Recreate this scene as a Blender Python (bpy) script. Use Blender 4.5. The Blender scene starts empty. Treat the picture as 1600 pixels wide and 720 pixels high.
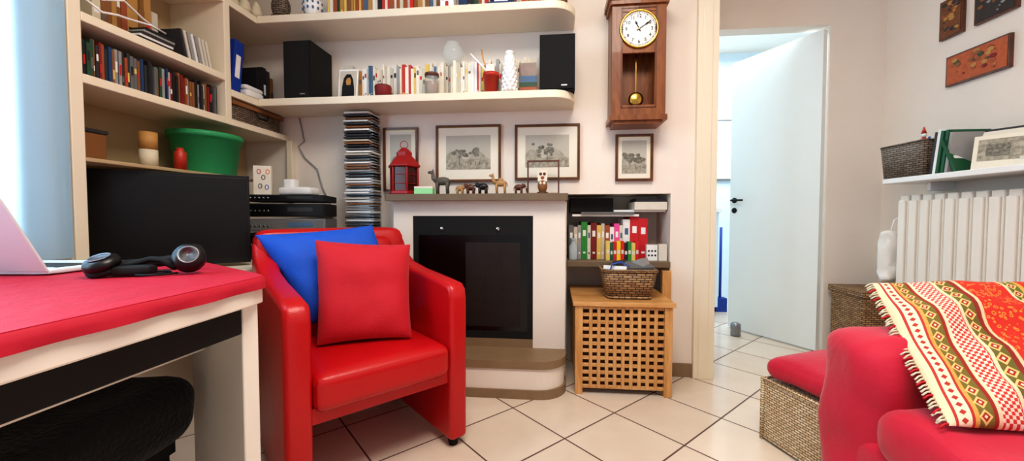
import bpy, math, random, bmesh
from mathutils import Vector, Matrix, noise
random.seed(7)
S=bpy.context.scene
S.view_settings.view_transform='Standard'
try: S.view_settings.look='Medium High Contrast'
except Exception: pass
YAW=math.radians(5.8); cs,sn=math.cos(YAW),math.sin(YAW)
def C(l,d,z=0.0):            # metric (right, forward) of the standing point -> room axes
    return Vector((l*cs-d*sn, l*sn+d*cs, z))
def lin(h):
    h=h.lstrip('#'); o=[]
    for i in (0,2,4):
        v=int(h[i:i+2],16)/255
        o.append(v/12.92 if v<=.04045 else ((v+.055)/1.055)**2.4)
    return (o[0],o[1],o[2],1)
# ------------------------------------------------------------ materials
def newmat(name):
    m=bpy.data.materials.new(name); m.use_nodes=True
    nt=m.node_tree; b=nt.nodes['Principled BSDF']
    return m,nt,b
def mixn(nt,fac,a,b):
    n=nt.nodes.new('ShaderNodeMix'); n.data_type='RGBA'
    for sock,v in ((n.inputs[0],fac),(n.inputs[6],a),(n.inputs[7],b)):
        if hasattr(v,'default_value') or hasattr(v,'is_output'): nt.links.new(v,sock)
        else: sock.default_value=v
    return n.outputs[2]
def mth(nt,op,a,b=None,c=None):
    n=nt.nodes.new('ShaderNodeMath'); n.operation=op
    for i,v in enumerate((a,b,c)):
        if v is None: continue
        if isinstance(v,(int,float)): n.inputs[i].default_value=v
        else: nt.links.new(v,n.inputs[i])
    return n.outputs[0]
def tex(nt,kind,coord='Object',scale=(1,1,1),rot=(0,0,0)):
    tc=nt.nodes.new('ShaderNodeTexCoord'); mp=nt.nodes.new('ShaderNodeMapping')
    mp.inputs['Scale'].default_value=scale; mp.inputs['Rotation'].default_value=rot
    nt.links.new(tc.outputs[coord],mp.inputs[0])
    n=nt.nodes.new(kind); nt.links.new(mp.outputs[0],n.inputs['Vector'])
    return n
def bumpn(nt,b,h,st,dist=.01):
    n=nt.nodes.new('ShaderNodeBump'); n.inputs['Strength'].default_value=st; n.inputs['Distance'].default_value=dist
    nt.links.new(h,n.inputs['Height']); nt.links.new(n.outputs[0],b.inputs['Normal'])
def M(name,hx,rough=.5,metal=0,var=.08,scale=6,bump=0,bscale=60,sheen=0,coat=0,trans=0):
    m,nt,b=newmat(name); c=lin(hx)
    n=tex(nt,'ShaderNodeTexNoise'); n.inputs['Scale'].default_value=scale; n.inputs['Detail'].default_value=3
    a=tuple(min(1,x*(1-var)) for x in c[:3])+(1,); d=tuple(min(1,x*(1+var)) for x in c[:3])+(1,)
    col=mixn(nt,n.outputs['Fac'],a,d)
    nt.links.new(col,b.inputs['Base Color'])
    b.inputs['Roughness'].default_value=rough; b.inputs['Metallic'].default_value=metal
    if sheen: b.inputs['Sheen Weight'].default_value=sheen
    if coat: b.inputs['Coat Weight'].default_value=coat
    if bump:
        k=tex(nt,'ShaderNodeTexNoise'); k.inputs['Scale'].default_value=bscale; k.inputs['Detail'].default_value=4
        bumpn(nt,b,k.outputs['Fac'],bump)
    if trans:
        t=nt.nodes.new('ShaderNodeBsdfTranslucent'); nt.links.new(col,t.inputs[0]); x=nt.nodes.new('ShaderNodeMixShader'); x.inputs[0].default_value=trans
        nt.links.new(b.outputs[0],x.inputs[1]); nt.links.new(t.outputs[0],x.inputs[2]); nt.links.new(x.outputs[0],nt.nodes['Material Output'].inputs[0])
    return m
def WOOD(name,h1,h2,rough=.4,scale=(3,3,30),coat=.2):
    m,nt,b=newmat(name)
    n=tex(nt,'ShaderNodeTexNoise',scale=scale); n.inputs['Scale'].default_value=2.0; n.inputs['Detail'].default_value=6; n.inputs['Distortion'].default_value=1.2
    r=nt.nodes.new('ShaderNodeValToRGB'); nt.links.new(n.outputs['Fac'],r.inputs[0])
    r.color_ramp.elements[0].position=.3; r.color_ramp.elements[0].color=lin(h1)
    r.color_ramp.elements[1].position=.7; r.color_ramp.elements[1].color=lin(h2)
    nt.links.new(r.outputs[0],b.inputs['Base Color']); b.inputs['Roughness'].default_value=rough
    b.inputs['Coat Weight'].default_value=coat
    bumpn(nt,b,n.outputs['Fac'],.1,.002)
    return m
def WICKER(name,h1,h2,hd,bw=.028,rh=.009,bs=.8):
    m,nt,b=newmat(name)
    n=tex(nt,'ShaderNodeTexBrick',coord='UV'); n.offset=.5; n.squash=1
    n.inputs['Color1'].default_value=lin(h1); n.inputs['Color2'].default_value=lin(h2); n.inputs['Mortar'].default_value=lin(hd)
    n.inputs['Scale'].default_value=1; n.inputs['Mortar Size'].default_value=rh*.18; n.inputs['Mortar Smooth'].default_value=.5
    n.inputs['Brick Width'].default_value=bw; n.inputs['Row Height'].default_value=rh
    nt.links.new(n.outputs['Color'],b.inputs['Base Color']); b.inputs['Roughness'].default_value=.55
    bumpn(nt,b,mth(nt,'SUBTRACT',1.0,n.outputs['Fac']),bs,.003)
    return m
def TILE():
    m,nt,b=newmat('floor_tile')
    g=nt.nodes.new('ShaderNodeNewGeometry'); sp=nt.nodes.new('ShaderNodeSeparateXYZ'); nt.links.new(g.outputs['Position'],sp.inputs[0])
    x,y=sp.outputs[0],sp.outputs[1]; s=.331
    u=mth(nt,'DIVIDE',mth(nt,'SUBTRACT',mth(nt,'MULTIPLY',mth(nt,'ADD',x,y),.70711),1.152),s)
    v=mth(nt,'DIVIDE',mth(nt,'SUBTRACT',mth(nt,'MULTIPLY',mth(nt,'SUBTRACT',y,x),.70711),1.074),s)
    def edge(w):
        f=mth(nt,'FRACT',w); return mth(nt,'ABSOLUTE',mth(nt,'SUBTRACT',f,.5))
    e=mth(nt,'MAXIMUM',edge(u),edge(v))
    grout=mth(nt,'GREATER_THAN',e,.5-.0105)
    cu=nt.nodes.new('ShaderNodeCombineXYZ'); nt.links.new(mth(nt,'FLOOR',u),cu.inputs[0]); nt.links.new(mth(nt,'FLOOR',v),cu.inputs[1])
    wn=nt.nodes.new('ShaderNodeTexWhiteNoise'); nt.links.new(cu.outputs[0],wn.inputs[0])
    n=nt.nodes.new('ShaderNodeTexNoise'); n.inputs['Scale'].default_value=5; n.inputs['Detail'].default_value=4; nt.links.new(g.outputs['Position'],n.inputs[0])
    f=mth(nt,'ADD',mth(nt,'MULTIPLY',wn.outputs['Value'],.35),mth(nt,'MULTIPLY',n.outputs['Fac'],.65))
    tc=mixn(nt,f,lin('#d2c0ac'),lin('#eee2d2'))
    nt.links.new(mixn(nt,grout,tc,lin('#5e463d')),b.inputs['Base Color'])
    nt.links.new(mth(nt,'ADD',mth(nt,'MULTIPLY',grout,.5),.16),b.inputs['Roughness'])
    bumpn(nt,b,mth(nt,'SUBTRACT',1.0,grout),.4,.002)
    return m
def GLASS(name,hx='#ffffff',alpha=.25):
    m,nt,b=newmat(name); b.inputs['Base Color'].default_value=lin(hx); b.inputs['Roughness'].default_value=.05
    b.inputs['Alpha'].default_value=alpha
    return m
def STRIPES():
    m,nt,b=newmat('patterned_cloth')
    tc=nt.nodes.new('ShaderNodeTexCoord'); sp=nt.nodes.new('ShaderNodeSeparateXYZ'); nt.links.new(tc.outputs['UV'],sp.inputs[0])
    u,v=sp.outputs[0],sp.outputs[1]
    bands=[(0,'#e9d2ae'),(.012,'#b8342c'),(.018,'#ecd9bc'),(.040,'#b8342c'),(.046,'#d8a050'),(.052,'#7a6a2c'),(.078,'#9a2a1c'),(.086,'#e9d2ae'),
           (.094,'#cc3a2c'),(.135,'#e9d2ae'),(.142,'#6e6428'),(.172,'#8e2a1e'),(.182,'#e4c8a0'),(.190,'#d03020'),(.300,'#e9d2ae'),(.308,'#66702c'),(.335,'#d8a24a'),
           (.345,'#cf2e20'),(.46,'#e9d2ae'),(.47,'#c8301e')]
    r=nt.nodes.new('ShaderNodeValToRGB'); r.color_ramp.interpolation='CONSTANT'; cr=r.color_ramp
    sc=.66
    cr.elements[0].position=0; cr.elements[0].color=lin(bands[0][1]); cr.elements[1].position=bands[1][0]/sc; cr.elements[1].color=lin(bands[1][1])
    for p,h in bands[2:]:
        e=cr.elements.new(p/sc); e.color=lin(h)
    nt.links.new(mth(nt,'DIVIDE',u,sc),r.inputs[0])
    def fr(a,s): return mth(nt,'ABSOLUTE',mth(nt,'SUBTRACT',mth(nt,'FRACT',mth(nt,'MULTIPLY',a,s)),.5))
    inb=lambda a,c:mth(nt,'MULTIPLY',mth(nt,'GREATER_THAN',u,a),mth(nt,'LESS_THAN',u,c))
    def sumb(l):
        o=None
        for a,c in l:
            q=inb(a,c); o=q if o is None else mth(nt,'ADD',o,q)
        return o
    def cen(c,w,s):
        du=mth(nt,'DIVIDE',mth(nt,'ABSOLUTE',mth(nt,'SUBTRACT',u,c)),w)
        return mth(nt,'ADD',du,mth(nt,'MULTIPLY',fr(v,s),2.0))
    col=r.outputs[0]
    for c,w,s in ((.065,.013,34),(.157,.015,30),(.321,.0135,34)):
        d=cen(c,w,s); on=inb(c-w,c+w)
        col=mixn(nt,mth(nt,'MULTIPLY',on,mth(nt,'LESS_THAN',d,.95)),col,lin('#e6c27a'))
        col=mixn(nt,mth(nt,'MULTIPLY',on,mth(nt,'LESS_THAN',d,.6)),col,lin('#a82a20'))
        col=mixn(nt,mth(nt,'MULTIPLY',on,mth(nt,'LESS_THAN',d,.25)),col,lin('#ecd9bc'))
    d=cen(.029,.009,60); col=mixn(nt,mth(nt,'MULTIPLY',inb(.018,.040),mth(nt,'LESS_THAN',d,.7)),col,lin('#b8342c'))
    chk=nt.nodes.new('ShaderNodeTexChecker'); nt.links.new(tc.outputs['UV'],chk.inputs[0]); chk.inputs['Scale'].default_value=150
    col=mixn(nt,mth(nt,'MULTIPLY',inb(.094,.135),chk.outputs['Fac']),col,lin('#f0d8c8'))
    vo=nt.nodes.new('ShaderNodeTexVoronoi'); nt.links.new(tc.outputs['UV'],vo.inputs['Vector']); vo.inputs['Scale'].default_value=85
    redb=sumb([(.190,.300),(.345,.46),(.47,.66)])
    col=mixn(nt,mth(nt,'MULTIPLY',redb,mth(nt,'LESS_THAN',vo.outputs['Distance'],.36)),col,lin('#ea8a3c'))
    col=mixn(nt,mth(nt,'MULTIPLY',redb,mth(nt,'LESS_THAN',vo.outputs['Distance'],.16)),col,lin('#b81c20'))
    nt.links.new(col,b.inputs['Base Color']); b.inputs['Roughness'].default_value=.8
    k=tex(nt,'ShaderNodeTexNoise'); k.inputs['Scale'].default_value=90; bumpn(nt,b,k.outputs['Fac'],.3,.003)
    return m
W=M('white_wall','#eee4d8',.75,var=.03,bump=.06,bscale=120)
WK=M('kitchen_wall','#dcecf6',.7,var=.03)
WP=M('white_paint','#f2ebe0',.4,var=.03)
CREAM=M('cream_laminate','#efe4cc',.4,var=.03)
BACKING=M('bookcase_backing','#bda680',.6,var=.05)
DOORM=M('door_paint','#ecf2f0',.35,var=.02)
FLOOR=TILE()
LEATHER=M('red_leather','#bd1218',.32,var=.10,scale=5,bump=.12,bscale=180)
REDF=M('red_fabric','#c00f24',.75,var=.08,bump=.25,bscale=220,sheen=.1)
SOFAF=M('sofa_red_fabric','#c30d34',.7,var=.12,scale=4,bump=.3,bscale=25,sheen=.2)
BLUEF=M('blue_fabric','#0f55c4',.7,var=.08,bump=.2,bscale=150)
CLOTH=M('red_tablecloth','#b81030',.7,var=.15,scale=8,bump=.4,bscale=18)
BLACK=M('black_plastic','#0a0a0b',.35,var=.05)
BLACKM=M('black_matte','#060606',.75,var=.1)
PLUSH=M('black_plush','#060708',.95,var=.4,scale=60,bump=.6,bscale=90,sheen=.1)
SCREEN=M('tv_screen','#050506',.35,var=.05)
STONE=M('mantel_stone','#75644f',.5,var=.2,scale=12,bump=.2,bscale=40)
STONEB=M('hearth_stone','#8c7458',.5,var=.22,scale=10,bump=.2,bscale=40)
PINE=WOOD('pine_wood','#c08445','#dfae72',scale=(12,12,2))
PINEH=WOOD('pine_wood_top','#c08445','#dfae72',scale=(2,14,14))
OAK=WOOD('clock_wood','#6c381a','#985a2a',scale=(14,14,2))
DWOOD=WOOD('frame_wood','#4a2414','#6e3a20',scale=(8,8,8))
BRASS=M('brass','#c9a050',.25,1)
GOLD=M('gold_trim','#b8924a',.35,.8)
STEEL=M('steel','#c8c8c8',.25,1)
SILVER=M('silver_plastic','#dceaf0',.5,0)
GREYM=M('grey_metal','#8e9094',.35,.6)
PAPER=M('paper','#ece6d6',.8,var=.04)
WHITE=M('white_plastic','#f2f2f0',.4,var=.02)
WICK=WICKER('wicker_tan','#ecdab8','#cfb286','#4a3624',.022,.0095,.4)
WICKD=WICKER('wicker_brown','#b48e62','#8a6440','#2c1c12',.03,.012)
WICKG=WICKER('wicker_grey','#8a7a68','#6c5a4a','#221a14',.03,.011)
LRED=M('lantern_red','#9c1a1c',.4,var=.15)
GREEN=M('green_plastic','#4cc886',.4,var=.06,trans=.4)
TERRA=M('red_pot','#b8301c',.4)
GLS=GLASS('clear_glass','#eaf2f0',.28)
SOOTBR=M('soot_brown','#140b08',.8,var=.5,scale=9)
FGLASS=M('fire_glass','#060303',.22,var=.6,scale=4)
REFR=M('firebox_brick','#1c0d08',.6,var=.6,scale=14)
CURT=M('sheer_curtain_daylit','#c4e2f4',.8,var=.04,trans=.5)  # blue of the daylight is painted into the cloth colour
CLOTHP=STRIPES()
bookcols=['#e8e0cc','#d8cfb4','#efe9dc','#b98a4a','#8a5a30','#7c1c1c','#c33a2a','#2c4a34','#23406a','#1c1c20','#e4c468','#c8c0b0','#a0522d','#4a6a8a','#dcd6c8','#f0ead8']
BK={h:M('book_'+h[1:],h,.6,var=.12,scale=20) for h in set(bookcols+['#d8201c','#efefec','#2e8b3a','#f0c818','#e87818','#e8509a','#2a5ab8','#1d5a3c','#6a6a6a','#303236','#9a9a98','#c81e28','#123a9a'])}
# ------------------------------------------------------------ mesh builder
class MB:
    def __init__(s,name): s.n=name; s.v=[]; s.f=[]; s.fm=[]; s.fs=[]; s.uv=[]; s.mats=[]; s.M=Matrix.Identity(4)
    def mi(s,m):
        if m not in s.mats: s.mats.append(m)
        return s.mats.index(m)
    def add(s,vs,fs,m,smooth=False,uvs=None):
        o=len(s.v); i=s.mi(m)
        for p in vs: s.v.append(s.M@Vector(p))
        for k,f in enumerate(fs):
            s.f.append([o+j for j in f]); s.fm.append(i); s.fs.append(smooth)
            if uvs: s.uv.append(uvs[k])
            else:
                P=[Vector(vs[j]) for j in f]
                nn=(P[1]-P[0]).cross(P[2]-P[0]); a=max(range(3),key=lambda q:abs(nn[q]))
                if a==0: s.uv.append([(p.y,p.z) for p in P])
                elif a==1: s.uv.append([(p.x,p.z) for p in P])
                else: s.uv.append([(p.x,p.y) for p in P])
        return s
    def box(s,x0,x1,y0,y1,z0,z1,m):
        v=[(x0,y0,z0),(x1,y0,z0),(x1,y1,z0),(x0,y1,z0),(x0,y0,z1),(x1,y0,z1),(x1,y1,z1),(x0,y1,z1)]
        f=[(0,3,2,1),(4,5,6,7),(0,1,5,4),(1,2,6,5),(2,3,7,6),(3,0,4,7)]
        return s.add(v,f,m)
    def lathe(s,prof,c,m,n=24,smooth=True,sx=1,sy=1):
        vs=[];fs=[];uv=[]
        for r,z in prof:
            for k in range(n):
                a=2*math.pi*k/n; vs.append((c[0]+r*sx*math.cos(a),c[1]+r*sy*math.sin(a),c[2]+z))
        R=max(p[0] for p in prof); L=0
        for i in range(len(prof)-1):
            dl=math.hypot(prof[i+1][0]-prof[i][0],prof[i+1][1]-prof[i][1])
            for k in range(n):
                k2=(k+1)%n; fs.append((i*n+k,i*n+k2,(i+1)*n+k2,(i+1)*n+k))
                a0=2*math.pi*k/n*R;a1=2*math.pi*(k+1)/n*R
                uv.append([(a0,L),(a1,L),(a1,L+dl),(a0,L+dl)])
            L+=dl
        for i,rev in ((0,True),(len(prof)-1,False)):
            if prof[i][0]>1e-4:
                q=[i*n+k for k in range(n)]; 
                if rev:q=q[::-1]
                fs.append(tuple(q)); uv.append([(vs[j][0],vs[j][1]) for j in q])
        return s.add(vs,fs,m,smooth,uv)
    def cyl(s,p0,p1,r0,m,r1=None,n=12,smooth=True):
        r1=r0 if r1 is None else r1
        return s.tube([p0,p1],[r0,r1],m,n,smooth)
    def tube(s,pts,r,m,n=8,smooth=True,closed=False):
        pts=[Vector(p) for p in pts]; N=len(pts)
        if not isinstance(r,(list,tuple)): r=[r]*N
        vs=[];fs=[]; up=None
        for i,p in enumerate(pts):
            if closed: t=pts[(i+1)%N]-pts[i-1]
            else: t=pts[min(i+1,N-1)]-pts[max(i-1,0)]
            t.normalize()
            if up is None:
                up=Vector((0,0,1)) if abs(t.z)<.9 else Vector((1,0,0))
            a=t.cross(up).normalized(); b=a.cross(t).normalized(); up=b
            for k in range(n):
                w=2*math.pi*k/n; vs.append(p+a*math.cos(w)*r[i]+b*math.sin(w)*r[i])
        for i in range(N if closed else N-1):
            j=(i+1)%N
            for k in range(n):
                k2=(k+1)%n; fs.append((i*n+k,j*n+k,j*n+k2,i*n+k2))
        if not closed:
            fs.append(tuple(range(n))); fs.append(tuple((N-1)*n+k for k in range(n))[::-1])
        return s.add(vs,fs,m,smooth)
    def sph(s,c,r,m,n=12):
        if isinstance(r,(int,float)): r=(r,r,r)
        vs=[];fs=[]
        h=n//2+2
        for i in range(h+1):
            a=math.pi*i/h; rr=max(math.sin(a),1e-3)
            for k in range(n):
                w=2*math.pi*k/n; vs.append((c[0]+r[0]*rr*math.cos(w),c[1]+r[1]*rr*math.sin(w),c[2]-r[2]*math.cos(a)))
        for i in range(h):
            for k in range(n):
                k2=(k+1)%n; fs.append((i*n+k,i*n+k2,(i+1)*n+k2,(i+1)*n+k))
        return s.add(vs,fs,m,True)
    def rbox(s,c,half,r,m,n=14,amp=0,fq=4,fn=None,seed=0):
        c=Vector(c);vs=[];fs=[]
        half=Vector(half)
        def P(p):
            q=Vector((p[0]*half[0],p[1]*half[1],p[2]*half[2]))
            inn=Vector([max(-(half[k]-r),min(half[k]-r,q[k])) for k in range(3)])
            d=q-inn
            if d.length>1e-9: q=inn+d.normalized()*r
            w=q+c
            if amp:
                nn=noise.noise_vector(w*fq+Vector((seed,0,0))); w=w+nn*amp
            if fn: w=fn(w,Vector(p))
            return w
        def ease(t):
            t=2*t-1; return math.copysign(abs(t)**.75,t)
        for ax in range(3):
            for sg in (-1,1):
                o=len(vs); a,b=(ax+1)%3,(ax+2)%3
                for i in range(n+1):
                    for j in range(n+1):
                        p=[0,0,0]; p[ax]=sg; p[a]=ease(i/n); p[b]=ease(j/n); vs.append(P(p))
                for i in range(n):
                    for j in range(n):
                        q=(o+i*(n+1)+j,o+(i+1)*(n+1)+j,o+(i+1)*(n+1)+j+1,o+i*(n+1)+j+1)
                        if sg<0:q=q[::-1]
                        fs.append(q)
        return s.add(vs,fs,m,True)
    def prism(s,poly,ax,a0,a1,m):
        n=len(poly)
        def P(p,a): return (p[0],p[1],a) if ax=='z' else ((p[0],a,p[1]) if ax=='y' else (a,p[0],p[1]))
        vs=[P(p,a0) for p in poly]+[P(p,a1) for p in poly]
        fs=[tuple(range(n))[::-1],tuple(range(n,2*n))]+[(i,(i+1)%n,n+(i+1)%n,n+i) for i in range(n)]
        return s.add(vs,fs,m)
    def pillow(s,c00,c10,c11,c01,th,m,n=22,pinch=.05,wr=.006,seed=0):
        c00,c10,c11,c01=map(Vector,(c00,c10,c11,c01))
        nrm=((c10-c00).cross(c01-c00)).normalized(); w=(c10-c00).length; h=(c01-c00).length
        for sg in (1,-1):
            vs=[];fs=[];uv=[]
            for i in range(n+1):
                for j in range(n+1):
                    u=.5-.5*math.cos(math.pi*i/n);v=.5-.5*math.cos(math.pi*j/n)
                    U,V=2*u-1,2*v-1
                    uu=.5+.5*U*(1-pinch*(1-V*V)); vv=.5+.5*V*(1-pinch*(1-U*U))
                    p=c00*(1-uu)*(1-vv)+c10*uu*(1-vv)+c11*uu*vv+c01*(1-uu)*vv
                    t=((1-U**4)*(1-V**4)); t=max(t,0)**.55
                    z=th/2*t
                    if wr: z+=noise.noise(Vector((u*5+seed,v*5,sg)))*wr*t*2
                    vs.append(p+nrm*z*sg)
            for i in range(n):
                for j in range(n):
                    q=[i*(n+1)+j,(i+1)*(n+1)+j,(i+1)*(n+1)+j+1,i*(n+1)+j+1]
                    f=lambda k:(.5-.5*math.cos(math.pi*(k//(n+1))/n),.5-.5*math.cos(math.pi*(k%(n+1))/n))
                    if sg<0:q=q[::-1]
                    fs.append(tuple(q)); uv.append([(f(k)[0]*w,f(k)[1]*h) for k in q])
            s.add(vs,fs,m,True,uv)
        return s
    def done(s,bevel=0,seg=2,parent=None,merge=False,allsmooth=False):
        lo=Vector([min(p[k] for p in s.v) for k in range(3)]); hi=Vector([max(p[k] for p in s.v) for k in range(3)])
        o=Vector(((lo.x+hi.x)/2,(lo.y+hi.y)/2,lo.z))
        me=bpy.data.meshes.new(s.n); me.from_pydata([p-o for p in s.v],[],s.f)
        for m in s.mats: me.materials.append(m)
        ul=me.uv_layers.new(name='UVMap')
        for p,i,sm,uv in zip(me.polygons,s.fm,s.fs,s.uv):
            p.material_index=i; p.use_smooth=sm or allsmooth
            for k,li in enumerate(p.loop_indices): ul.data[li].uv=uv[k]
        bm=bmesh.new(); bm.from_mesh(me)
        if merge: bmesh.ops.remove_doubles(bm,verts=bm.verts,dist=1e-5)
        bmesh.ops.recalc_face_normals(bm,faces=bm.faces); bm.to_mesh(me); bm.free()
        ob=bpy.data.objects.new(s.n,me); S.collection.objects.link(ob); ob.location=o
        if bevel:
            b=ob.modifiers.new('bevel','BEVEL'); b.width=bevel; b.segments=seg; b.limit_method='ANGLE'; b.angle_limit=math.radians(40)
        if parent:
            ob.parent=parent; ob.matrix_parent_inverse=Matrix.Translation(-parent.location)
        return ob
def T(loc,rz=0,rx=0,ry=0):
    return Matrix.Translation(Vector(loc))@Matrix.Rotation(rz,4,'Z')@Matrix.Rotation(rx,4,'X')@Matrix.Rotation(ry,4,'Y')
def bx(name,x0,x1,y0,y1,z0,z1,m,bevel=0):
    return MB(name).box(x0,x1,y0,y1,z0,z1,m).done(bevel)
def roundrect(x0,x1,y0,y1,rs,n=8):
    out=[]
    for (cx,cy,a0,r) in ((x0,y0,180,rs[0]),(x1,y0,270,rs[1]),(x1,y1,0,rs[2]),(x0,y1,90,rs[3])):
        sx=1 if cx==x0 else -1; sy=1 if cy==y0 else -1
        if r<=0: out.append((cx,cy)); continue
        for k in range(n+1):
            a=math.radians(a0+90*k/n); out.append((cx+sx*r+r*math.cos(a),cy+sy*r+r*math.sin(a)))
    return out
# ------------------------------------------------------------ room shell
YW=2.27
fl=bx('floor',-2.1,3.2,-1.6,4.7,-.06,0,FLOOR)
bx('ceiling',-2.1,3.2,-1.6,4.7,2.7,2.76,W)
wb=MB('wall_back')
wb.box(-2.0,.085,YW,2.62,0,2.7,W); wb.box(.085,.66,YW,2.62,1.03,2.7,W); wb.box(.66,.89,YW,2.62,0,2.7,W)
wb.box(.085,.66,2.56,2.62,0,1.03,W)
wb.done()
MB('niche_shelf').box(.086,.659,YW-.02,2.559,.615,.65,STONE).done(.004)
bx('trim_1',.612,.66,YW-.035,YW,0,.60,PINE,.003)
bx('baseboard_back',.662,.783,YW-.012,YW,0,.075,STONEB)
wd=MB('wall_door')
wd.box(.89,1.0,2.62,2.87,0,2.7,W); wd.box(1.0,1.79,2.77,2.87,2.14,2.7,W); wd.box(1.79,2.12,2.77,2.87,0,2.7,W); wd.done()
MB('trim_2').box(.784,.893,YW-.03,YW,0,2.69,CREAM).box(.81,.86,YW-.034,YW-.03,0,2.69,CREAM).done(.003)
wl=MB('wall_left')
wl.box(-1.72,-1.6,-1.6,-.1,0,2.7,W);wl.box(-1.72,-1.6,-.1,1.0,0,.78,W);wl.box(-1.72,-1.6,-.1,1.0,2.45,2.7,W);wl.box(-1.72,-1.6,1.0,1.16,0,2.7,W)
wl.box(-2.0,-1.905,1.1,2.27,0,2.7,W);wl.done()
w1=MB('window_1')
for a in (-.1,.42,.95): w1.box(-1.70,-1.64,a,a+.05,.78,2.45,WP)
for z in (.78,2.40): w1.box(-1.70,-1.64,-.1,1.0,z,z+.05,WP)
w1.done(.004)
cu=MB('curtain'); N=90; vs=[];fs=[]
for i in range(N+1):
    t=i/N; y=.30+t*.85
    for z in (.765,2.62): vs.append((-1.575+.012*math.sin(t*42),y,z))
for i in range(N): fs.append((2*i,2*i+2,2*i+3,2*i+1))
cu.add(vs,fs,CURT,True); cu.cyl((-1.575,-.15,2.63),(-1.575,1.15,2.63),.012,STEEL); cu.done()
bx('wall_right',2.12,2.22,-1.6,2.77,0,2.7,W)
bx('wall_kitchen_back',.3,3.0,4.6,4.7,0,2.7,WK)
bx('wall_kitchen_right',2.9,3.0,2.87,4.6,0,2.7,WK)
bx('wall_kitchen_left',.2,.3,2.62,4.7,0,2.7,WK)
# ------------------------------------------------------------ open door
d=MB('door_1'); ang=math.atan2(.525,-.305)
d.M=T((1.785,2.79,0),ang)
d.box(0,.64,-.0,.042,.008,2.115,DOORM)
for z in (1.03,.95):
    for ys in (.042,-.006): d.cyl((.60,ys,z),(.60,ys+.006,z),.022,BLACKM)
for yy,sg in ((.048,1),(-.006,-1)):
    d.cyl((.60,yy,1.03),(.60,yy+sg*.04,1.03),.008,BLACKM); d.tube([(.60,yy+sg*.04,1.03),(.57,yy+sg*.045,1.03),(.50,yy+sg*.043,1.028)],.008,BLACKM)
d.done(.002)
MB('doorstop').lathe([(.034,0),(.036,.01),(.034,.02),(.034,.045),(.036,.055),(.034,.09),(.02,.1),(0,.102)],(1.39,3.10,0),GREYM).done()
# ------------------------------------------------------------ kitchen
k=MB('kitchen_counter'); k.box(.75,1.50,3.7,4.3,.08,.94,WK); k.box(.73,1.52,3.68,4.32,.94,.98,WHITE); k.box(.77,1.48,3.72,4.28,0,.08,BLACKM)
k.box(1.1,1.105,3.695,3.70,.1,.92,SOOTBR); k.done(.004)  # dark brown strip down the counter front
k=MB('spice_jars')
for i,(x,h,m) in enumerate(((1.30,.14,BLACK),(1.38,.18,TERRA),(1.45,.12,BLACK),(1.22,.2,BLACKM))):
    k.lathe([(.035,0),(.038,.01),(.038,h*.75),(.03,h*.82),(.032,h*.84),(.032,h)],(x,3.78,.981),m,16)
k.done()
k=MB('broom'); k.cyl((1.60,3.9,.12),(1.60,3.9,.80),.012,BK['#123a9a']); k.box(1.55,1.65,3.86,3.94,.0,.13,BK['#123a9a']); k.done()
k=MB('kitchen_picture'); k.box(1.76,2.05,4.57,4.6,1.30,1.97,GREYM); k.box(1.78,2.03,4.565,4.57,1.32,1.95,PAPER); k.done()
k=MB('wall_cable'); k.tube([(2.05,4.58,2.5),(2.15,4.57,2.42),(2.3,4.58,2.5),(2.45,4.58,2.62)],.006,BK['#303236']); k.done()
# ------------------------------------------------------------ bookcase (left + corner)
b=MB('bookcase')
XF=-1.6
b.box(-1.90,XF,1.165,1.205,0,2.69,CREAM)
b.box(-1.90,XF,1.80,1.835,1.36,2.69,CREAM)
b.box(-1.904,-1.89,1.205,2.265,.2,2.69,BACKING)
for z in (1.36,1.57,1.95):
    b.box(-1.89,XF,1.205,1.80,z,z+.032,CREAM)
b.box(-1.89,XF,1.835,2.268,1.36,1.392,CREAM)
b.box(-1.89,XF,1.835,2.268,1.505,1.54,CREAM)
b.box(-1.89,XF,1.835,2.268,1.95,1.985,CREAM)
b.box(-1.89,-1.60,1.205,2.0,1.092,1.106,BACKING)
b.box(-1.60,-1.565,2.235,2.268,1.0,1.36,CREAM)
b.prism([(-1.89,1.21),(-1.62,1.21),(-1.30,1.42),(-1.22,1.62),(-1.19,1.85),(-1.15,2.1),(-1.15,2.265),(-1.89,2.265)],'z',.65,.68,CREAM)
b.box(-1.87,-1.84,1.3,2.2,0,.66,CREAM); b.box(-1.25,-1.22,1.95,2.26,0,.66,CREAM)
b.done(.003)
def shelf(name,z):
    MB(name).prism(roundrect(-1.598,.12,2.015,YW-.001,(0,.13,0,0)),'z',z,z+.04,CREAM).done(.004)
shelf('wall_shelf',1.505); shelf('wall_shelf',1.95)
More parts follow.
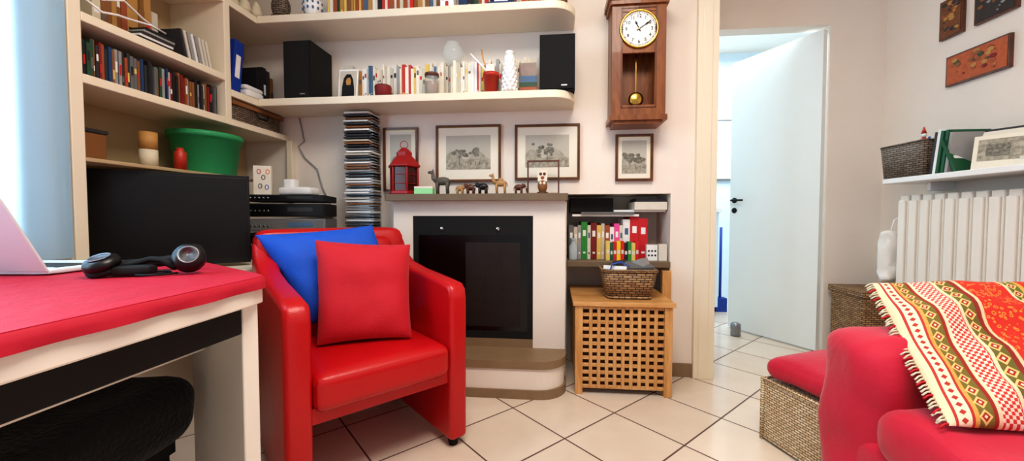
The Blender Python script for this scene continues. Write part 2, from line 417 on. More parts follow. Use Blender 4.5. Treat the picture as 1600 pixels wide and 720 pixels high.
# ------------------------------------------------------------ book rows
def row(mb,axis,a0,a1,front,depth,z,h0,h1,t0,t1,cols,labels=True):
    a=a0
    while a<a1-t0:
        t=min(random.uniform(t0,t1),a1-a); h=random.uniform(h0,h1); dd=depth*random.uniform(.88,1); m=BK[random.choice(cols)]
        j=random.uniform(0,.012)
        lc=random.choice(['#efefec','#1c1c20','#c81e28','#e4c468','#6a6a6a'])
        if axis=='x':
            mb.box(a,a+t-.0008,front+j,front+j+dd-.012,z,z+h,m)
            if labels and random.random()<.75:
                zz=z+h*random.uniform(.5,.75); mb.box(a+t*.2,a+t*.8,front+j-.0008,front+j+.001,zz,zz+h*random.uniform(.06,.15),BK[lc])
            if labels and random.random()<.6:
                zz=z+h*random.uniform(.08,.2); mb.box(a+t*.25,a+t*.75,front+j-.0008,front+j+.001,zz,zz+h*.04,BK[lc])
        else:
            mb.box(front-j-dd+.012,front-j,a,a+t-.0008,z,z+h,m)
            if labels and random.random()<.6:
                zz=z+h*random.uniform(.15,.6); mb.box(front-j-.001,front-j+.0008,a+t*.2,a+t*.8,zz,zz+h*random.uniform(.1,.3),BK[lc])
        a+=t
    return mb
light=['#e8e0cc','#d8cfb4','#efe9dc','#dcd6c8','#f0ead8','#c8c0b0','#e8e0cc','#efefec','#e4c468','#b98a4a','#c8c0b0','#9a9a98','#dcd6c8','#d8cfb4','#4a6a8a','#c33a2a']
mixc=bookcols
cdc=['#1c1c20','#303236','#8a5a30','#7c1c1c','#c8c0b0','#23406a','#a0522d','#1c1c20','#6a6a6a','#8a5a30','#9a9a98','#2c4a34','#303236']
b=MB('books_lower_shelf'); row(b,'x',-1.10,-.10,2.115,.145,1.546,.165,.205,.009,.020,light)
b.box(-1.165,-1.105,2.11,2.25,1.546,1.74,BK['#c8c0b0']); b.done()
b=MB('books_upper_shelf'); row(b,'x',-1.24,-.02,2.09,.17,1.991,.18,.24,.012,.028,mixc+['#d8201c','#e4c468','#1d5a3c','#b98a4a','#a0522d','#8a5a30','#b98a4a']); b.done()
b=MB('compact_discs'); row(b,'y',1.21,1.79,-1.625,.14,1.393,.118,.142,.008,.013,cdc); b.done()
b=MB('books_side_shelf'); row(b,'y',1.32,1.57,-1.70,.17,1.603,.15,.25,.014,.03,['#b98a4a','#8a5a30','#a0522d','#d8cfb4','#8a5a30','#c8c0b0']); b.done()
b=MB('disc_cases')
for i in range(8):
    b.M=T((-1.70,1.632+i*.018,1.603),0,.22); b.box(-.07,.07,-.011,0,0,.13,BK[random.choice(['#efefec','#303236','#dcd6c8','#9a9a98'])])
b.done()
b=MB('discs_flat_stack')
for i in range(5): b.box(-1.69+.008*i,-1.61+.004*i,1.40+.004*i,1.54,1.6025+.009*i,1.611+.009*i,BK[['#1c1c20','#efefec','#303236','#9a9a98','#1c1c20'][i]])
b.done()
b=MB('router_cable'); b.tube([(-1.62,1.23,1.66),(-1.60,1.27,1.63),(-1.61,1.33,1.65),(-1.62,1.38,1.66),(-1.61,1.45,1.67),(-1.62,1.52,1.67)],.004,WHITE)
b.tube([(-1.63,1.22,1.72),(-1.61,1.28,1.68),(-1.62,1.36,1.72),(-1.63,1.44,1.69),(-1.63,1.5,1.675)],.004,WHITE); b.done()
b=MB('ring_binder'); b.M=T((-1.65,1.855,1.541),0,-.12); b.box(-.2,.03,0,.06,.007,.275,BK['#123a9a']); b.box(.03,.032,.015,.045,.08,.2,BK['#efefec']); b.done(.003)
b=MB('books_corner_shelf'); row(b,'y',2.08,2.22,-1.66,.2,1.541,.17,.24,.02,.035,['#1c1c20','#303236','#8a5a30','#1c1c20']); b.done()
b=MB('telephone'); b.rbox((-1.64,2.01,1.562),(.035,.06,.02),.015,WHITE,6); b.rbox((-1.635,2.01,1.594),(.022,.065,.012),.011,WHITE,6); b.done()
b=MB('storage_basket'); b.prism(roundrect(-1.85,-1.62,1.86,2.22,(.02,)*4,4),'z',1.393,1.475,WICKG); b.box(-1.86,-1.61,1.85,2.23,1.475,1.495,BK['#8a5a30']); b.tube([(-1.608,2.0,1.47),(-1.60,2.02,1.44),(-1.60,2.08,1.44),(-1.608,2.1,1.47)],.004,BLACKM); b.done()
# ------------------------------------------------------------ speakers
GRILLE=M('speaker_grille','#0b0b0d',.8,var=.6,scale=300,bump=.5,bscale=400)
def speaker(x0,x1,y0,y1,z0,z1):
    b=MB('loudspeaker'); b.box(x0,x1,y0+.012,y1,z0,z1,BLACKM)
    b.box(x0+.006,x1-.006,y0,y0+.011,z0+.008,z1-.008,GRILLE)
    cx=(x0+x1)/2; b.box(cx+.02,cx+.05,y0-.001,y0,z0+.02,z0+.027,STEEL)
    b.done(.004)
speaker(-1.465,-1.31,2.03,2.25,1.546,1.86); speaker(-.065,.115,2.03,2.25,1.546,1.83)
# ------------------------------------------------------------ shelf ornaments
z1=1.546; z2=1.991
b=MB('portrait_photo'); b.M=T((-1.12,2.075,z1),0,-.12); b.box(-.055,.055,0,.006,0,.17,BK['#efefec']); b.box(-.048,.048,-.001,.0,.01,.16,BK['#c8c0b0'])
b.prism([(-.035,.01),(.038,.01),(.036,.06),(.028,.11),(.014,.14),(-.010,.142),(-.026,.12),(-.034,.07)],'y',-.002,-.001,BLACKM)
b.prism([(-.008,.08),(.014,.08),(.017,.10),(.010,.122),(-.007,.118),(-.013,.1)],'y',-.003,-.002,BK['#b98a4a']); b.done()
b=MB('candle_glass'); b.lathe([(.03,0),(.042,.01),(.045,.05),(.042,.06),(.038,.05),(.03,.012),(0,.012)],(-.91,2.062,z1),BK['#7c1c1c']); b.done()
b=MB('cookie_jar'); b.lathe([(.035,0),(.04,.01),(.04,.08),(.032,.095),(.034,.10),(.036,.115),(.02,.125),(.0,.13)],(-.64,2.065,z1),GLS); b.lathe([(.034,.004),(.036,.07),(0,.072)],(-.64,2.065,z1),BK['#8a5a30']); b.lathe([(.038,.1),(.038,.116),(0,.12)],(-.64,2.065,z1),DWOOD); b.done()
b=MB('glass_bowl'); b.lathe([(.02,0),(.045,.015),(.06,.05),(.055,.085),(.035,.105),(.04,.115)],(-.555,2.18,z1+.206),GLS); b.done()
b=MB('plant_pot'); b.lathe([(.03,0),(.040,.085),(.044,.085),(.044,.105),(.040,.105),(.033,.09),(0,.09)],(-.32,2.065,z1),TERRA)
b.tube([(-.32,2.06,z1+.09),(-.38,2.06,z1+.16),(-.43,2.06,z1+.21)],.006,WHITE); b.tube([(-.31,2.06,z1+.09),(-.36,2.06,z1+.17),(-.37,2.06,z1+.23)],.004,PINE); b.box(-.345,-.30,2.05,2.08,z1+.09,z1+.15,BK['#efe9dc']); b.done()
b=MB('ceramic_pinecone'); cx,cy=-.222,2.06
b.lathe([(.025,0),(.035,.02),(.036,.1),(.028,.18),(.01,.215),(0,.22)],(cx,cy,z1),WHITE)
for i in range(10):
    rr=.034*(1-(i/10)**2.2*.75)
    for k in range(9):
        a=2*math.pi*(k+.5*(i%2))/9; b.sph((cx+rr*math.cos(a),cy+rr*math.sin(a),z1+.015+i*.021),(.011,.011,.013),WHITE,7)
b.done()
b=MB('postcards'); b.M=T((-.125,2.085,z1),0,-.1); b.box(-.05,.04,0,.004,0,.17,DWOOD); b.box(-.045,.045,-.008,-.004,0,.095,BK['#4a6a8a']); b.box(-.045,.045,-.009,-.008,0,.04,BK['#a0522d']); b.box(-.045,.045,-.0095,-.0085,.035,.06,BK['#2c4a34']); b.done()
b=MB('ginger_jar'); b.lathe([(.03,0),(.035,.005),(.052,.05),(.05,.085),(.025,.105),(.028,.11),(.03,.13),(.01,.145),(0,.15)],(-1.31,2.075,z2),WHITE)
for k in range(7):
    a=math.pi+k*math.pi/6; 
    for zz in (.04,.07): b.sph((-1.31+.051*math.cos(a),2.075+.051*math.sin(a),z2+zz),(.006,.006,.008),BK['#4a6a8a'],6)
b.done()
b=MB('owl_figurine'); b.sph((-1.50,2.075,z2+.07),(.05,.045,.07),WICKG,14); b.sph((-1.50,2.07,z2+.145),(.042,.04,.038),WICKG,14)
for sx in (-1,1):
    b.sph((-1.50+sx*.016,2.035,z2+.15),(.014,.006,.014),WHITE,10); b.sph((-1.50+sx*.016,2.03,z2+.15),(.007,.004,.007),BLACKM,8); b.cyl((-1.5+sx*.025,2.07,z2+.17),(-1.5+sx*.034,2.07,z2+.20),.01,WICKG,.001,8)
    b.sph((-1.50+sx*.02,2.045,z2+.008),(.014,.02,.008),DWOOD,8)
b.cyl((-1.5,2.032,z2+.138),(-1.5,2.02,z2+.13),.006,GOLD,.001,6); b.done()
b=MB('seashells')
for i,(y,zz) in enumerate(((2.0,.0),(2.06,.0),(2.12,0))):
    b.lathe([(.005,0),(.03,.01),(.034,.03),(.026,.045),(.027,.055),(.016,.07),(.016,.078),(.005,.09),(0,.095)],(-1.66+.02*i,y-.08,1.987),BK['#d8cfb4'],12)
b.done()
def house(name,x,y,w,h,m1,m2,z=z2):
    b=MB(name); b.box(x-w/2,x+w/2,y-.03,y+.025,z,z+h,m1); b.prism([(x-w/2-.01,z+h),(x+w/2+.01,z+h),(x,z+h+w*.5)],'y',y-.036,y+.028,m2)
    for sx in (-1,0,1): b.box(x+sx*w*.3-.006,x+sx*w*.3+.006,y-.032,y-.03,z+h*.45,z+h*.75,m2)
    b.box(x-.008,x+.008,y-.033,y-.03,z,z+h*.35,m2); b.done()
house('model_house',-.545,2.055,.07,.07,WHITE,TERRA); house('model_house',.03,2.06,.09,.035,BK['#8a5a30'],BK['#303236'])
b=MB('pagoda_lantern')
for i,(w,zz) in enumerate(((.14,0),(.12,.035),(.09,.10))):
    b.box(-.265-w/2,-.265+w/2,2.052-w*.2,2.052+w*.2,z2+zz,z2+zz+.01,BK['#23406a'])
for sx in (-1,1):
    for sy in (-1,1): b.cyl((-.265+sx*.045,2.052+sy*.020,z2),(-.265+sx*.045,2.052+sy*.020,z2+.1),.005,BK['#23406a'],n=6)
b.box(-.30,-.23,2.04,2.065,z2+.01,z2+.1,WHITE); b.prism([(-.35,z2+.1),(-.18,z2+.1),(-.22,z2+.13),(-.265,z2+.16),(-.31,z2+.13)],'y',2.025,2.08,BK['#23406a']); b.done()
# ------------------------------------------------------------ TV, tub, boxes, stereo
tvL=C(-1.609,1.47); tvR=C(-1.19,1.78); a=math.atan2(tvR.y-tvL.y,tvR.x-tvL.x); L=(tvR-tvL).length
b=MB('television'); b.M=T((tvL.x,tvL.y,0),a)
b.box(0,L,0,.03,.695,1.084,BLACK); b.box(.012,L-.012,-.002,0,.715,1.072,SCREEN); b.box(.1,L-.1,.03,.06,.78,1.0,BLACKM)
b.prism(roundrect(L/2-.12,L/2+.12,-.05,.1,(.03,)*4,4),'z',.6805,.696,BLACK); b.done(.003)
b=MB('plastic_tub'); b.lathe([(.115,0),(.12,.005),(.142,.175),(.152,.175),(.154,.20),(.142,.20),(.138,.175),(.11,.01),(0,.01)],(-1.72,1.81,1.1065),GREEN,36,sx=.95,sy=1.08); b.done()
b=MB('paper_rolls'); b.lathe([(.03,0),(.03,.07),(.012,.07),(.012,.0)],(-1.66,1.47,1.1065),BK['#d8cfb4']); b.lathe([(.03,0),(.03,.07),(.012,.07),(.012,.0)],(-1.66,1.47,1.178),BK['#b98a4a']); b.done()
b=MB('spray_can'); b.lathe([(.022,0),(.022,.075),(.013,.085),(.013,.095),(0,.095)],(-1.625,1.575,1.1065),TERRA); b.done()
b=MB('jar_box'); b.box(-1.80,-1.74,1.3,1.38,1.1065,1.22,BK['#8a5a30']); b.box(-1.805,-1.735,1.295,1.385,1.22,1.235,BK['#303236']); b.done(.003)
b=MB('stereo_stack')
b.M=T((-1.42,2.02,0),math.radians(18))
b.box(-.19,.19,-.11,.14,.6805,.72,BLACK)
for i,(z,h,m) in enumerate(((.72,.10,BLACKM),(.825,.07,GREYM),(.90,.075,BLACKM),(.98,.04,BLACKM))):
    b.box(-.20,.20,-.13,.14,z,z+h-.006,m); b.box(-.19,.19,-.132,-.13,z+.006,z+h-.012,BLACK if m is BLACKM else BK['#6a6a6a'])
    for q in range(5): b.cyl((-.15+q*.02,-.132,z+h*.4),(-.15+q*.02,-.137,z+h*.4),.005,STEEL,n=8)
    b.box(.02,.14,-.134,-.132,z+h*.35,z+h*.65,BK['#4a6a8a'] if i==1 else BK['#303236'])
b.done(.002)
b=MB('cordless_phone'); b.rbox((-1.36,2.0,1.037),(.09,.05,.022),.015,WHITE,6); b.rbox((-1.42,2.02,1.075),(.03,.03,.03),.012,WHITE,6); b.done()
b=MB('toy_box'); b.M=T((-1.49,1.90,1.0145),math.radians(25)); b.box(-.045,.035,0,.03,.0,.15,PAPER)
for q,(x,z,m) in enumerate(((-.02,.12,'#c81e28'),(.0,.09,'#303236'),(.02,.12,'#e87818'),(-.015,.045,'#303236'),(.015,.04,'#2a5ab8'))):
    b.tube([(x+.008*math.cos(t*math.pi/4),-.001,z+.012*math.sin(t*math.pi/4)) for t in range(8)],.0018,BK[m],5,closed=True)
b.done()
# CD tower
b=MB('disc_tower'); x0,x1=-1.20,-1.0
b.box(x0+.02,x0+.06,YW-.012,YW-.001,.8,1.50,WHITE); b.box(x1-.06,x1-.02,YW-.012,YW-.001,.8,1.50,WHITE); z=.83
b.box(x0-.005,x1+.005,YW-.15,YW-.01,.805,.82,SILVER)
while z<1.485:
    m=BK[random.choice(['#1c1c20','#303236','#efefec','#efefec','#9a9a98','#6a6a6a','#dcd6c8','#8a5a30','#c8c0b0'])]; j=random.uniform(-.008,.008)
    b.box(x0+.035+j,x1-.02+j,YW-.155+random.uniform(0,.012),YW-.013,z,z+.0085,m)
    b.box(x0+.025,x1-.012,YW-.12,YW-.013,z-.004,z-.0015,STEEL); z+=.0155
b.done()
b=MB('speaker_cable'); b.tube([(-1.53,2.262,1.50),(-1.50,2.262,1.36),(-1.54,2.262,1.33),(-1.50,2.262,1.26),(-1.42,2.262,1.19),(-1.39,2.262,1.08),(-1.34,2.262,.98),(-1.33,2.262,.85)],.004,BK['#9a9a98']); b.done()
# ------------------------------------------------------------ fireplace
f=MB('fireplace'); FY=2.10
f.box(-.875,-.765,FY,YW-.001,0,.987,W); f.box(-.10,.072,FY,YW-.001,.0,.987,W); f.box(-.765,-.10,FY,YW-.001,.905,.987,W); f.box(-.765,-.10,FY,YW-.001,0,.235,STONEB)
f.prism(roundrect(-.90,.083,2.035,YW-.001,(.01,.01,0,0),3),'z',.987,1.022,STONE)
f.prism(roundrect(-.652,.068,1.905,FY+.01,(.12,.14,0,0)),'z',.045,.15,W)
f.prism(roundrect(-.66,.076,1.897,FY+.01,(.12,.14,0,0)),'z',0,.046,STONEB)
f.prism(roundrect(-.66,.076,1.897,FY+.01,(.12,.14,0,0)),'z',.15,.19,STONEB)
f.box(-.765,-.10,FY+.12,FY+.13,.235,.905,SOOTBR)
f.box(-.765,-.735,FY+.005,FY+.12,.235,.905,BLACKM); f.box(-.13,-.10,FY+.005,FY+.12,.235,.905,BLACKM)
f.box(-.735,-.13,FY+.005,FY+.12,.80,.905,BLACKM); f.box(-.735,-.13,FY+.005,FY+.12,.235,.275,BLACKM)
f.box(-.735,-.13,FY+.008,FY+.014,.275,.80,FGLASS)
f.box(-.47,-.17,FY+.0072,FY+.009,.30,.76,REFR)
for r_ in range(7):
    for c_ in range(3):
        f.box(-.465+c_*.098+(.0),-.465+c_*.098+.094,FY+.0066,FY+.0072,.305+r_*.065,.305+r_*.065+.060,REFR)
for x in (-.60,-.29): f.M=T((x,FY+.005,.835),0,math.pi/2); f.lathe([(0,.012),(.009,.011),(.011,0)],(0,0,0),STEEL,14)
f.M=Matrix.Identity(4); f.done(.002)
# ------------------------------------------------------------ wall art
def engrave(name,hx,dk,sc=28):
    m,nt,bb=newmat(name); n=tex(nt,'ShaderNodeTexNoise'); n.inputs['Scale'].default_value=sc; n.inputs['Detail'].default_value=8
    g=nt.nodes.new('ShaderNodeValToRGB'); nt.links.new(n.outputs['Fac'],g.inputs[0]); g.color_ramp.elements[0].position=.35; g.color_ramp.elements[0].color=lin(dk); g.color_ramp.elements[1].position=.65; g.color_ramp.elements[1].color=lin(hx)
    nt.links.new(g.outputs[0],bb.inputs['Base Color']); bb.inputs['Roughness'].default_value=.5; return m
ENG=engrave('engraving','#b4ae9c','#857f70',60); ENGD=engrave('engraving_dark','#8e8a7a','#55524a',90); ENGM=engrave('engraving_mid','#b2ac9e','#98927f',40); SKY=M('engraving_sky','#bcb8aa',.5,var=.06,scale=20)
def pic(x0,x1,z0,z1,mg=.05,big=False,fr=DWOOD):
    b=MB('framed_engraving'); y=YW-.001; w=.012
    b.box(x0,x1,y-.02,y,z0,z0+w,fr);b.box(x0,x1,y-.02,y,z1-w,z1,fr);b.box(x0,x0+w,y-.02,y,z0+w,z1-w,fr);b.box(x1-w,x1,y-.02,y,z0+w,z1-w,fr)
    b.box(x0+w,x1-w,y-.012,y,z0+w,z1-w,PAPER)
    for a0,a1,c0,c1 in ((x0+w,x1-w,z0+w,z0+w+.003),(x0+w,x1-w,z1-w-.003,z1-w),(x0+w,x0+w+.003,z0+w,z1-w),(x1-w-.003,x1-w,z0+w,z1-w)): b.box(a0,a1,y-.0135,y-.012,c0,c1,GOLD)
    ix0,ix1,iz0,iz1=x0+mg,x1-mg,z0+mg*1.2,z1-mg
    b.box(ix0,ix1,y-.0128,y-.012,iz0,iz1,SKY)
    h=iz1-iz0;wd=ix1-ix0
    random.seed(int(x0*1000)+5)
    b.prism([(ix0,iz0+h*.2)]+[(ix0+wd*t/10,iz0+h*(.42+.14*math.sin(t*1.1)+random.uniform(-.02,.02))) for t in range(11)]+[(ix1,iz0+h*.2)],'y',y-.0131,y-.0128,ENGM)
    b.prism([(ix0,iz0),(ix1,iz0),(ix1,iz0+h*.25),(ix0+wd*.6,iz0+h*.32),(ix0+wd*.3,iz0+h*.22),(ix0,iz0+h*.3)],'y',y-.0134,y-.0128,ENG)
    tx=ix0+wd*(.5 if big else .3)
    for i in range(16):
        cx=tx+wd*random.gauss(0,.12 if big else .1)+ (wd*.35 if (not big and i%3==0) else 0); cz=iz0+h*random.uniform(.36,.72 if big else .6); r=h*random.uniform(.04,.085)
        cx=max(ix0+r*1.3,min(ix1-r*1.3,cx))
        b.prism([(cx+r*1.3*math.cos(t*.7)*random.uniform(.75,1.1),cz+r*math.sin(t*.7)*random.uniform(.75,1.1)) for t in range(9)],'y',y-.0137-.00006*i,y-.0128,ENGD)
    b.prism([(tx-wd*.015,iz0+h*.12),(tx+wd*.02,iz0+h*.12),(tx+wd*.01,iz0+h*.5),(tx-wd*.005,iz0+h*.5)],'y',y-.0138,y-.0128,ENGD)
    for i in range(3): b.box(ix0+wd*(.55+.1*i),ix0+wd*(.57+.1*i),y-.0137,y-.0128,iz0+h*.12,iz0+h*.24,ENGD)
    b.done()
pic(-.998,-.787,1.05,1.426,.04); pic(-.677,-.294,1.104,1.432,.06); pic(-.212,.156,1.111,1.426,.06,True); pic(.354,.558,1.10,1.36,.035)
random.seed(11)
def rpic(name,y0,y1,z0,z1,m,dec,fr):
    b=MB(name); x=2.119
    b.box(x-.018,x,y0,y1,z0,z1,fr); b.box(x-.02,x-.018,y0+.008,y1-.008,z0+.008,z1-.008,m)
    for i in range(34):
        cy=random.uniform(y0+.025,y1-.025);cz=random.uniform(z0+.025,z1-.025);r=random.uniform(.003,.012)
        b.prism([(cy+r*1.4*math.cos(t*math.pi/4),cz+r*math.sin(t*math.pi/4)) for t in range(8)],'x',x-.0212-.00006*i,x-.019,BK[random.choice(dec)])
    b.done()
OR=M('art_orange','#b8603a',.7,var=.35,scale=60); BR=M('art_brown','#7a4a2c',.7,var=.4,scale=50); GY=M('art_grey','#3c3634',.7,var=.4,scale=50)
rpic('painting_panel',2.28,2.40,1.855,2.06,BR,['#a0522d','#b98a4a','#303236'],DWOOD); rpic('painting_panel',2.04,2.222,1.855,2.12,GY,['#9a9a98','#6a6a6a','#8a5a30','#6a6a6a'],DWOOD); rpic('painting_panel',2.06,2.355,1.593,1.75,OR,['#2c4a34','#a0522d','#7c1c1c','#8a5a30','#b98a4a','#a0522d'],DWOOD)
# ------------------------------------------------------------ clock
c=MB('pendulum_clock'); x0,x1=.31,.585; yf=2.125
c.box(x0+.01,x1-.01,2.25,YW-.001,1.43,2.0,OAK); c.box(x0,x0+.02,yf+.01,YW-.001,1.43,2.0,OAK); c.box(x1-.02,x1,yf+.01,YW-.001,1.43,2.0,OAK)
c.box(x0,x0+.055,yf,yf+.02,1.43,2.0,OAK); c.box(x1-.055,x1,yf,yf+.02,1.43,2.0,OAK)
c.box(x0+.055,x1-.055,yf,yf+.02,1.43,1.485,OAK); c.box(x0+.055,x1-.055,yf,yf+.02,1.965,2.0,OAK)
c.box(x0+.055,x1-.055,yf+.004,yf+.02,1.755,1.965,OAK)
for xx in (x0+.048,x1-.052): c.box(xx,xx+.004,yf-.003,yf,1.47,1.985,DWOOD)
for zz in (1.47,1.981): c.box(x0+.048,x1-.048,yf-.003,yf,zz,zz+.004,DWOOD)
c.prism(roundrect(x0-.010,x1+.010,yf-.012,YW-.001,(.01,.01,0,0),3),'z',1.405,1.432,OAK)
c.box(x0+.012,x1-.012,yf+.004,YW-.001,1.388,1.405,OAK)
c.prism(roundrect(x0-.012,x1+.012,yf-.014,YW-.001,(.01,.01,0,0),3),'z',2.0,2.025,OAK); c.box(x0-.022,x1+.022,yf-.028,YW-.001,2.025,2.06,OAK)
cx,cz=.4475,1.875
c.M=T((cx,yf+.004,cz),0,math.pi/2); c.lathe([(.0,.004),(.09,.004),(.09,0)],(0,0,0),WHITE,48); c.lathe([(.09,0),(.091,.012),(.097,.012),(.101,.006),(.101,-.002)],(0,0,0),BRASS,48)
c.M=Matrix.Identity(4); yd=yf-.0005
for i in range(60):
    aa=2*math.pi*i/60; c.M=T((cx,yd,cz))@Matrix.Rotation(aa,4,'Y'); w=.0011 if i%5 else .0022; c.box(-w,w,-.001,.0005,.079,.085,BLACKM)
def hand(aa,l,w,y):
    c.M=T((cx,y,cz))@Matrix.Rotation(aa,4,'Y'); c.prism([(-w*.6,-.015),(w*.6,-.015),(w*.5,l*.5),(w*1.4,l*.65),(0,l),(-w*1.4,l*.65),(-w*.5,l*.5)],'y',-.0015,0,BLACKM)
hand(math.radians(334),.048,.004,yd-.001); hand(math.radians(57),.072,.003,yd-.003)
c.M=T((cx,yd-.003,cz),0,math.pi/2); c.lathe([(.005,0),(.005,.004),(0,.004)],(0,0,0),BRASS,12)
c.M=Matrix.Identity(4)
c.box(cx-.003,cx+.003,2.19,2.194,1.56,1.78,BRASS); c.M=T((cx,2.185,1.530),0,math.pi/2); c.lathe([(0,.012),(.025,.010),(.038,.004),(.040,0),(.038,-.004),(0,-.008)],(0,0,0),BRASS,32); c.M=Matrix.Identity(4)
clock=c.done(.002)
for i in range(1,13):
    cu=bpy.data.curves.new('numeral_%d'%i,'FONT'); cu.body=str(i); cu.size=.025; cu.align_x='CENTER'; cu.align_y='CENTER'; cu.extrude=.0004; cu.materials.append(BLACKM)
    o=bpy.data.objects.new('numeral_%d'%i,cu); S.collection.objects.link(o); aa=2*math.pi*i/12
    o.location=(cx+.065*math.sin(aa),yd-.0004,cz+.065*math.cos(aa)); o.rotation_euler=(math.pi/2,0,0)
    o.parent=clock; o.matrix_parent_inverse=Matrix.Translation(-clock.location)
# ------------------------------------------------------------ mantel objects
zm=1.0225
l=MB('lantern'); cx,cy=-.822,2.13
l.lathe([(.088,0),(.090,.005),(.088,.018),(.075,.022)],(cx,cy,zm),LRED,6,False)
for k in range(6):
    a=k*math.pi/3; l.cyl((cx+.078*math.cos(a),cy+.078*math.sin(a),zm+.018),(cx+.078*math.cos(a),cy+.078*math.sin(a),zm+.155),.006,LRED,n=6)
    a2=a+math.pi/3
    for zz in (.06,.11): l.cyl((cx+.076*math.cos(a),cy+.076*math.sin(a),zm+zz),(cx+.076*math.cos(a2),cy+.076*math.sin(a2),zm+zz),.002,LRED,n=5)
l.lathe([(.07,.02),(.07,.155)],(cx,cy,zm),M('lantern_glass','#4a1c1c',.15,var=.3),6,False)
l.lathe([(.085,.15),(.094,.155),(.09,.165),(.06,.20),(.045,.215),(.045,.235),(.028,.25),(.012,.262),(0,.265)],(cx,cy,zm),LRED,6,False)
l.tube([(cx+.022*math.cos(t*math.pi/6),cy,zm+.278+.022*math.sin(t*math.pi/6)) for t in range(12)],.0025,LRED,6,closed=True); l.done(.001)
def elephant(x,y,s,m,name='elephant_figurine',flip=1,z=zm):
    e=MB(name); e.M=T((x,y,z))@Matrix.Diagonal((s*flip,s,s,1))
    e.sph((0,0,.62),(.42,.26,.28),m,14); e.sph((.45,0,.75),(.2,.18,.22),m,12)
    for a,b2 in ((.25,.14),(.25,-.14),(-.26,.14),(-.26,-.14)): e.cyl((a,b2,.55),(a,b2,0),.11,m,.1,10)
    e.tube([(.58,0,.72),(.70,0,.55),(.72,0,.3),(.76,0,.12),(.84,0,.08)],[.1,.08,.06,.045,.035],m,8)
    for sg in (-1,1): e.sph((.36,sg*.19,.76),(.13,.03,.2),m,10); e.tube([(.58,sg*.09,.62),(.70,sg*.1,.54),(.78,sg*.1,.58)],[.03,.022,.006],WHITE,6)
    e.tube([(-.4,0,.68),(-.47,0,.5),(-.46,0,.35)],[.02,.015,.02],m,5); e.done()
def giraffe(x,y,s,m,name,flip=1,hump=True,neck=.35):
    e=MB(name); e.M=T((x,y,zm))@Matrix.Diagonal((s*flip,s,s,1))
    e.sph((0,0,.58),(.34,.17,.18),m,12)
    if hump: e.sph((0,0,.76),(.14,.1,.12),m,10)
    for a,b2 in ((.22,.1),(.22,-.1),(-.22,.1),(-.22,-.1)): e.tube([(a,b2,.55),(a+.01,b2,.28),(a,b2,0)],[.085,.055,.05],m,8)
    e.tube([(.26,0,.6),(.42,0,.62+neck*.3),(.44,0,.62+neck)],[.13,.09,.07],m,8); e.sph((.52,0,.66+neck),(.14,.07,.07),m,10)
    for sg in (-1,1): e.cyl((.43,sg*.04,.7+neck),(.42,sg*.06,.8+neck),.018,m,.008,6)
    e.tube([(-.32,0,.62),(-.37,0,.4)],.018,m,5); e.done()
STN=M('zebra_stone','#5a564e',.5,var=.6,scale=60); CAM=M('camel_wood','#b08858',.5,var=.3); EBON=M('ebony','#1a1210',.35); 
giraffe(-.60,2.12,.128,STN,'horse_figurine',-1,False,.30)
elephant(-.505,2.13,.055,CAM); elephant(-.445,2.13,.062,DWOOD,flip=-1); elephant(-.375,2.12,.068,EBON,flip=-1); giraffe(-.275,2.11,.10,CAM,'camel_figurine',-1); elephant(-.18,2.13,.06,DWOOD)
b=MB('card_box'); b.M=T((-.685,2.065,zm),.05); b.box(-.05,.05,-.025,.025,0,.03,M('mint','#9ae0a0',.6)); b.box(-.05,.05,-.025,.025,.03,.04,PAPER); b.done(.001)
b=MB('table_frame'); y=2.15
b.box(-.135,-.127,y,y+.02,zm,1.20,DWOOD); b.box(.032,.04,y,y+.02,zm,1.20,DWOOD); b.box(-.135,.04,y,y+.02,1.20,1.208,DWOOD); b.box(-.135,.04,y-.01,y+.03,zm,zm+.008,DWOOD); b.done(.001)
b=MB('small_owl_figurine'); x,y=-.05,2.10; b.sph((x,y,zm+.04),(.026,.02,.035),BK['#8a5a30'],12); b.lathe([(.028,0),(.03,.008),(.02,.012)],(x,y,zm),DWOOD,16); b.box(x-.025,x+.025,y-.008,y+.01,zm+.065,zm+.125,BK['#e8e0cc'])
for sg in (-1,1): b.sph((x+sg*.01,y-.01,zm+.105),(.008,.003,.008),DWOOD,8); b.sph((x+sg*.01,y-.019,zm+.055),(.007,.003,.008),BK['#e8e0cc'],8)
b.sph((x,y-.01,zm+.085),(.01,.003,.008),BK['#a0522d'],8); b.done()
# ------------------------------------------------------------ niche contents
b=MB('niche_books'); zn=.6505; x=.10
spec=[(.03,.20,'#6a6a6a'),(.022,.19,'#c8c0b0'),(.022,.2,'#9a9a98'),(.035,.22,'#2e8b3a'),(.02,.2,'#dcd6c8'),(.035,.215,'#7c1c1c'),(.025,.2,'#e4c468'),(.02,.21,'#c8c0b0'),(.03,.2,'#a0522d'),(.025,.19,'#efefec'),(.03,.21,'#e8509a'),(.02,.2,'#dcd6c8'),(.04,.235,'#efefec'),(.05,.25,'#c81e28'),(.05,.24,'#c81e28')]
for t,h,m in spec:
    b.box(x,x+t-.001,2.34,2.52,zn,zn+h,BK[m]); b.box(x+t*.25,x+t*.75,2.339,2.34,zn+h*.62,zn+h*.78,BK['#efefec' if m not in('#efefec','#dcd6c8') else '#4a6a8a']); b.box(x+t*.3,x+t*.7,2.339,2.34,zn+h*.15,zn+h*.2,BK['#efefec' if m not in('#efefec','#dcd6c8') else '#303236']); x+=t
x=.31
